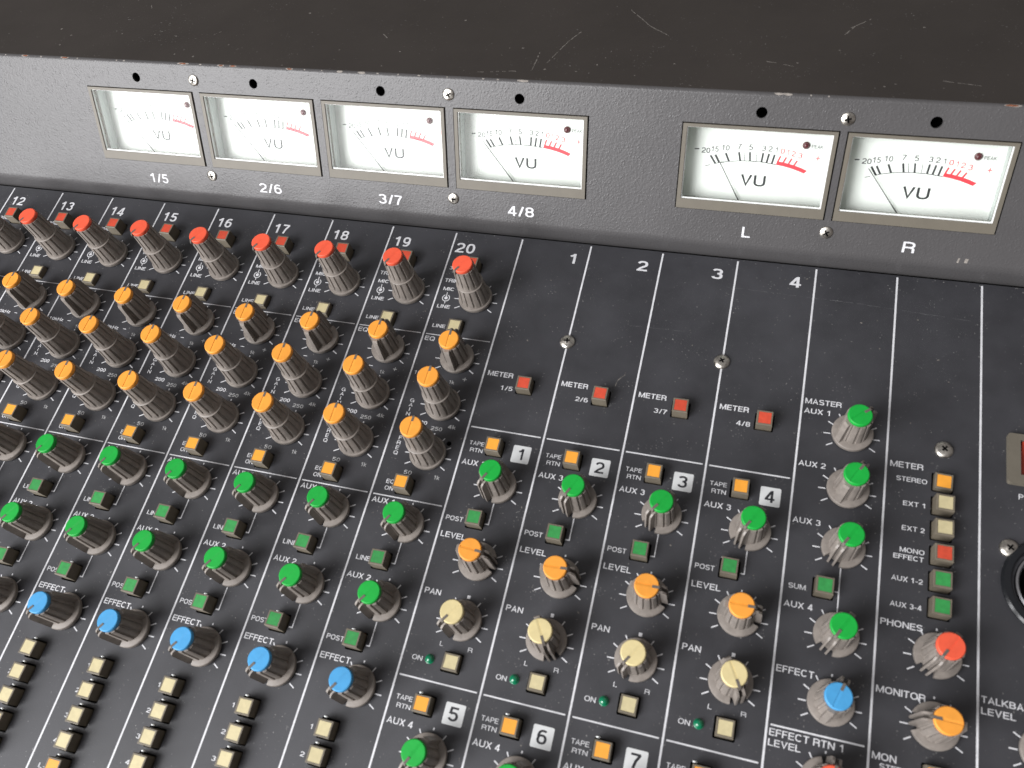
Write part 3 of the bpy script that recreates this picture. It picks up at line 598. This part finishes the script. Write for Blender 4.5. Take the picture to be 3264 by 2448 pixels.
# upper bend: a tight rounded edge, then the nearly horizontal dark top cover
a = fp(WHI); rr = 1.7; cy, cz = a[0]+rr*S, a[1]-rr*C; sl = math.radians(-12)
na = math.pi-(math.pi/2-ph); nb = math.pi/2+sl
up = [fp(WHI-.02)]+[(cy+rr*math.cos(na+(nb-na)*k/8), cz+rr*math.sin(na+(nb-na)*k/8)) for k in range(0, 9)]
mobj('front_edge', sweep('front_edge', up, 'hammer'), root)
ey, ez = up[-1]; TOPL = 190.0
g = G(); n = 6
g.quad([(X0, ey, ez), (X1, ey, ez), (X1, ey+TOPL*math.cos(sl), ez+TOPL*math.sin(sl)), (X0, ey+TOPL*math.cos(sl), ez+TOPL*math.sin(sl))])
top = mobj('top_cover', g.mesh('top_cover', 'topshade'), root)
def tp(u, t, d=0.03): return (u, ey+t*math.cos(sl)-d*math.sin(sl), ez+t*math.sin(sl)+d*math.cos(sl))
# chassis under the panel, rear and ends of the bridge
g = G(); g.box(X0, X1, Y0, 0.6, -70, -8); g.box(X0+2, X1-2, 4, ey+TOPL*math.cos(sl)-1, -70, -8.2); mobj('chassis', g.mesh('chassis', 'chassis'), root)
g = G()
for x in (X0+.5, X1-.5): g.quad([(x, .9, -8), (x, ey+TOPL*math.cos(sl), -8), (x, ey+TOPL*math.cos(sl), ez+TOPL*math.sin(sl)), (x, ey, ez), (x, .9, 6)])
yb_ = ey+TOPL*math.cos(sl); g.quad([(X0, yb_, -8), (X1, yb_, -8), (X1, yb_, ez+TOPL*math.sin(sl)), (X0, yb_, ez+TOPL*math.sin(sl))])
mobj('bridge_housing', g.mesh('bridge_housing', 'hammer'), root)
# dark liner behind the face so holes and gaps read black
g = G(); n0 = 0; g.quad([(X0, -11, -14), (X1, -11, -14), (X1, 43, -14), (X0, 43, -14)]); lo_ = mobj('face_liner', g.mesh('face_liner', 'hole'), root); lo_.matrix_local = FACE
# worn paint on the front edge
def along_edge(u, t):                                       # t: 0 at the face side .. 1 at the top side of the rounded edge
    k = na+(nb-na)*t; return (u, cy+(rr+.04)*math.cos(k), cz+(rr+.04)*math.sin(k))
chips = [-217, -206, -197, -184, -177, -156, -152, -122, -113, -103, -97, -70, -63, -55, -47, -37, -30, -21, -12, 0, 15, 21, 31, 126, 129, 137, 143, 201, 203]
big = {-206: 2.2, -184: 2.6, -122: 3.0, -103: 1.8, -97: 2.2, -70: 1.8, -47: 1.6, -37: 1.8, 31: 2.6, 126: 1.8, 129: 2.0, 202: 2.6, 201: 3.0}
for u in chips:
    ln = big.get(u, random.uniform(.3, .7)); rust = u in big and u not in (-37, 31, 126, 129, -47)
    for mt, grow, mi in (('primer', 1.0, 0), ('rust', .72, 1)):
        if mt == 'rust' and not rust: continue
        g = G(); n = 12; pts = []
        for q in range(n):
            a = q/n*math.tau; r_ = random.uniform(.75, 1.1)*grow
            tt = .66+.34*math.sin(a)*r_*(.8 if u in big else .5); uu = u+ln*math.cos(a)*r_
            if tt > 1: x_, y_, z_ = tp(uu, (tt-1)*2.6, .05+.02*mi)
            else: x_, y_, z_ = along_edge(uu, tt)
            nrm = Vector((0, y_-cy, z_-cz)).normalized()*(.02*mi)
            pts.append(Vector((x_, y_, z_))+nrm)
        cpt = Vector(along_edge(u, .75))+Vector((0, -.02, .06+.03*mi))
        v = [cpt]+pts; f = [(0, 1+(q+1) % n, 1+q) for q in range(n)]
        g.add(v, f); mobj('paint_chip', g.mesh('paint_chip', mt), root)
def scratch(parent, pts, wd, m, fn):
    g = G()
    for (a, b) in zip(pts[:-1], pts[1:]):
        n = max(2, int(math.dist(a, b)/1.2))
        P_ = [(a[0]+(b[0]-a[0])*k/n+random.uniform(-.12, .12), a[1]+(b[1]-a[1])*k/n+random.uniform(-.12, .12)) for k in range(n+1)]
        dx, dy = b[0]-a[0], b[1]-a[1]; L = math.hypot(dx, dy); nx, ny = -dy/L, dx/L
        for k in range(n):
            if random.random() < .2: continue
            w0 = wd*random.uniform(.3, 1)/2
            g.quad([fn(P_[k][0]-nx*w0, P_[k][1]-ny*w0), fn(P_[k+1][0]-nx*w0, P_[k+1][1]-ny*w0), fn(P_[k+1][0]+nx*w0, P_[k+1][1]+ny*w0), fn(P_[k][0]+nx*w0, P_[k][1]+ny*w0)])
    if g.f: mobj('scratch', g.mesh('scratch', m), parent)
for pts in [[(46.2, 37.5), (42, 28.2), (37.4, 12.4)], [(32.6, 19.9), (32.8, 7.1)], [(62.6, 55.1), (73.1, 42.1), (81.5, 35.6)], [(151.5, 49.5), (146.8, 40.7)], [(11.4, 3.6), (26.1, 5.5)], [(149, 46), (156, 53)], [(-167, 47), (-165, 44)], [(120, 20), (131, 17)], [(-40, 30), (-36, 26)], [(180, 12), (192, 10)], [(-120, 22), (-117, 26)]]:
    scratch(top, pts, .5, 'scratch', lambda x, y: tp(x, y))
spk = G()
for _ in range(150):
    x, y, s = random.uniform(-230, 230), random.uniform(1, 95), random.choice((.12, .15, .2, .3, .5))*random.uniform(.6, 1.1)
    if random.random() < .4: y = y*.25
    n = 6; spk.quad([tp(x+s*math.cos(k/n*math.tau)*random.uniform(.6, 1.5), y+s*math.sin(k/n*math.tau)) for k in range(n)])
o = mobj('dust_specks', spk.mesh('dust_specks', 'scratch'), top); o['kind'] = 'stuff'
pz = lambda x, y: (x, y, .03)
for pts in [[(117, -12.8), (122.8, -12.8), (165.5, -13.8), (205, -16)], [(82.7, -35.6), (91.6, -35.5), (103.9, -35.2)]]: scratch(panel, pts, .22, 'scratchd', pz)
scratch(panel, [(84.8, -56.4), (84.8, -57.9), (82.6, -60.2), (82.1, -63), (81.7, -64.6)], .3, 'scratch', pz)
spk = G()
for _ in range(420):
    x, y, s = random.uniform(-230, 225), -random.uniform(1, 1)*abs(random.betavariate(1.1, 1.4))*235, random.choice((.08, .1, .14, .22))*random.uniform(.7, 1.2)
    n = 5; e = random.uniform(1, 2.4); a_ = random.uniform(0, 3.1); ca, sa = math.cos(a_), math.sin(a_)
    spk.quad([pz(x+s*(e*math.cos(k/n*math.tau)*ca-math.sin(k/n*math.tau)*sa), y+s*(e*math.cos(k/n*math.tau)*sa+math.sin(k/n*math.tau)*ca)) for k in range(n)])
o = mobj('dust_specks', spk.mesh('dust_specks', 'scratch'), panel); o['kind'] = 'stuff'
# face screws and lettering
for u, wv, lb in [(-117.6, 37.6, 'steel screw above and between meters 1/5 and 2/6'), (-117.4, -4.3, 'steel screw below and between meters 1/5 and 2/6'), (.45, 37.7, 'steel screw above and between meters 3/7 and 4/8'), (.55, -4.8, 'steel screw below and between meters 3/7 and 4/8'), (150.6, 37.0, 'brownish steel screw above and between meters L and R'), (150.5, -5.0, 'bright steel screw below and between meters L and R')]:
    screw(FACE @ Matrix.Translation((u, wv, 0)), (sb, sc), lb, random.uniform(0, 1.5))
for k, s_, x, wd in [(1, '1/5', 22.9, 9.6), (2, '2/6', 22.3, 11.2), (3, '3/7', 22.3, 11.2), (4, '4/8', 22.2, 11.3), (5, 'L', 26.2, 3.2), (6, 'R', 26.1, 4.3)]:
    o = word(root, s_, 0, 0, wd, 4.2, 'ink', .02, label='white lettering %s under its meter' % s_); o.matrix_local = FACE @ Matrix.Translation((U[k]+x, -9.9, .0))
# white paint marks near the right end
g = G(); g.line(209.5, -14, 209.8, -12.2, .6, .03); g.line(212.2, -13.8, 212.4, -12.2, 1.1, .03); o = mobj('paint_mark', g.mesh('paint_mark', 'primer'), root); o.matrix_local = FACE @ Matrix.Translation((-12, 2.0, 0))

# ---- VU meter prototype
D = -8.3
def dial_marks():
    g = G()
    T_ = [((10.52, 18.74), (12.64, 15.74), .72), ((12.27, 19.09), (14.08, 16.17), .72), ((16.11, 20), (17.67, 16.92), .72), ((20.99, 20.68), (21.83, 17.4), .72), ((22.81, 20.91), (23.45, 17.5), .2), ((25.0, 20.99), (25.46, 17.68), .66),
          ((27.6, 21.05), (27.73, 17.7), .2), ((29.92, 20.97), (29.7, 17.6), .72), ((32.07, 20.82), (31.6, 17.44), .72), ((34.12, 20.61), (33.55, 17.22), .72)]
    for a, b, wd in T_: g.line(*a, *b, wd, D+.05)
    arc = [(12.3, 15.6), (14.1, 16.15), (17.7, 16.9), (21.85, 17.38), (25.5, 17.55), (29.7, 17.5), (33.5, 17.1), (35.1, 16.85)]
    for a, b in zip(arc[:-1], arc[1:]): g.line(*a, *b, .28, D+.04)
    g.line(9.03, 14.56, 10.84, 15.12, .25, D+.05); g.line(4.3, 20.85, 6.0, 20.95, .42, D+.05)
    g.lathe([(0.01, D+.06), (3.0, D+.06)], 20)
    for v in g.v[-40:]: v.x += 27.5; v.y = v.y*.45+.2
    return g.mesh('scale_marks', 'dialblack')
def dial_red():
    g = G()
    for a, b in [((36.36, 20.28), (35.5, 17.68)), ((38.49, 19.92), (37.53, 17.68)), ((40.5, 19.55), (39.43, 17.2)), ((42.55, 18.91), (41.5, 16.8))]: g.line(*a, *b, .62, D+.05)
    lo = [(35.02, 16.9), (38, 16.45), (41, 15.8), (43.5, 15.05), (45.58, 14.3)]; hi = [(35.35, 18.25), (38.3, 17.85), (41.4, 17.2), (44.2, 16.35), (46.62, 15.4)]
    for i in range(4): g.quad([(*lo[i], D+.06), (*lo[i+1], D+.06), (*hi[i+1], D+.06), (*hi[i], D+.06)])
    for s_, x, y, wd in [('0', 36.83, 22.1, 1.45), ('1', 38.85, 21.79, .6), ('2', 40.84, 21.39, 1.35), ('3', 43.34, 20.81, 1.35)]: text_into(g, s_, x-wd/2*1.04, y-.95, wd*1.04, 1.95, D+.05, .012)
    g.line(48.9, 20.3, 50.5, 20.3, .28, D+.05); g.line(49.7, 19.5, 49.7, 21.1, .28, D+.055)
    return g.mesh('red_scale', 'dialred')
def dial_nums():
    g = G()
    for s_, x, y, wd in [('20', 8.63, 20.5, 3.1), ('15', 11.94, 21.2, 2.6), ('10', 15.91, 21.95, 2.7), ('7', 21.0, 22.75, 1.35), ('5', 25.2, 22.75, 1.4), ('3', 29.9, 22.7, 1.4), ('2', 32.29, 22.6, 1.4), ('1', 34.54, 22.4, .65)]: text_into(g, s_, x-wd/2*1.04, y-.95, wd*1.04, 2.0, D+.05, .016)
    text_into(g, 'PEAK', 46.9, 23.9, 4.05, 1.3, D+.05, .012)
    text_into(g, 'VU', 22.8, 8.0, 9.4, 4.3, D+.05, .028)
    text_into(g, '206007100', 3.25, .0, 9.1, 1.55, D+.05, .01); text_into(g, 'TEAC', 42.4, -.4, 8.9, 1.7, D+.05, .03)
    return g.mesh('dial_lettering', 'dialblack')
mm_, mr_, mn_ = dial_marks(), dial_red(), dial_nums()
bez = plate('bezel', rect(0, MW, 0, MH), [rect(1.5, 53.35, 3.75, 31.15, .3)], -3.0, .55, 'bezel')
rim_glint = plate('cover_rim_glint', rect(1.45, 53.4, 3.7, 31.2), [rect(1.85, 53.0, 4.2, 30.95, .3)], -.9, -.05, 'lip')  # white reflection along the cover edge, put in as a pale strip
g = G(); g.quad([(1.5, 3.7, -.5), (53.3, 3.7, -.5), (53.3, 31.1, -.5), (1.5, 31.1, -.5)]); cov = g.mesh('clear_cover', 'glass')
g = G(); z0, z1 = D, -.95; xa, xb, ya, yb = 1.3, 53.5, -.6, 31.6
for q in ([(xa, ya), (xa, yb)], [(xb, yb), (xb, ya)], [(xa, yb), (xb, yb)], [(xb, ya), (xa, ya)]):
    (p, q2), (r_, t_) = q; g.quad([(p, q2, z0), (r_, t_, z0), (r_, t_, z1), (p, q2, z1)])
box = g.mesh('meter_housing', 'wall')
g = G(); g.quad([(xa, ya, D), (xb, ya, D), (xb, yb, D), (xa, yb, D)]); dial = g.mesh('dial', 'dial')
g = G(); g.lathe([(1.35, 0), (1.35, .5), (1.0, .75)]+[(1.0*math.cos(t*math.pi/12), .75+.7*math.sin(t*math.pi/12)) for t in range(6)], 20, cap=True); pk = g.mesh('peak_lamp', 'peak', True)
def needle(pv, tp_):
    g = G(); d = Vector((tp_[0]-pv[0], tp_[1]-pv[1])); L = d.length; d.normalize(); n = Vector((-d.y, d.x))
    def at(t, s, z): return (pv[0]+d.x*t+n.x*s, pv[1]+d.y*t+n.y*s, z)
    g.quad([at(-2, -.24, -6.9), at(4, -.2, -6.9), at(4, .2, -6.9), at(-2, .24, -6.9)]); g.quad([at(4, -.17, -6.9), at(L, -.14, -6.9), at(L, .14, -6.9), at(4, .17, -6.9)])
    for s in (-.15, .15): g.quad([at(-2, s, -6.9), at(L, s, -6.9), at(L, s*.9, -7.15), at(-2, s*.9, -7.15)])
    return g.mesh('needle', 'needle')
names = {1: '1/5', 2: '2/6', 3: '3/7', 4: '4/8', 5: 'L', 6: 'R'}
nA = needle((22.9, 2.0), (9.6, 18.3)); nB = needle((23.3, 2.0), (12.6, 19.6))
for k in U:
    e = empty('vu_meter', parent=root); e.matrix_local = FACE @ Matrix.Translation((U[k], 0, 0)); e['label'] = 'white VU meter above the letter %s' % names[k] if k > 4 else 'white VU meter above the marking %s' % names[k]
    for nm, me in (('bezel', bez), ('cover_rim_glint', rim_glint), ('clear_cover', cov), ('meter_housing', box), ('dial', dial), ('scale_marks', mm_), ('red_scale', mr_), ('dial_lettering', mn_), ('needle', nB if k == 5 else nA)): mobj(nm, me, e)
    mobj('peak_lamp', pk, e, (44.85, 24.9, D))

# ------------------------------------------------------------------ millimetres -> metres
for me in bpy.data.meshes: me.transform(Matrix.Scale(MM, 4))
for o in bpy.data.objects:
    if o.type in ('MESH', 'EMPTY') and o is not root: o.location = o.location*MM
root.rotation_euler = (math.radians(12), 0, 0)
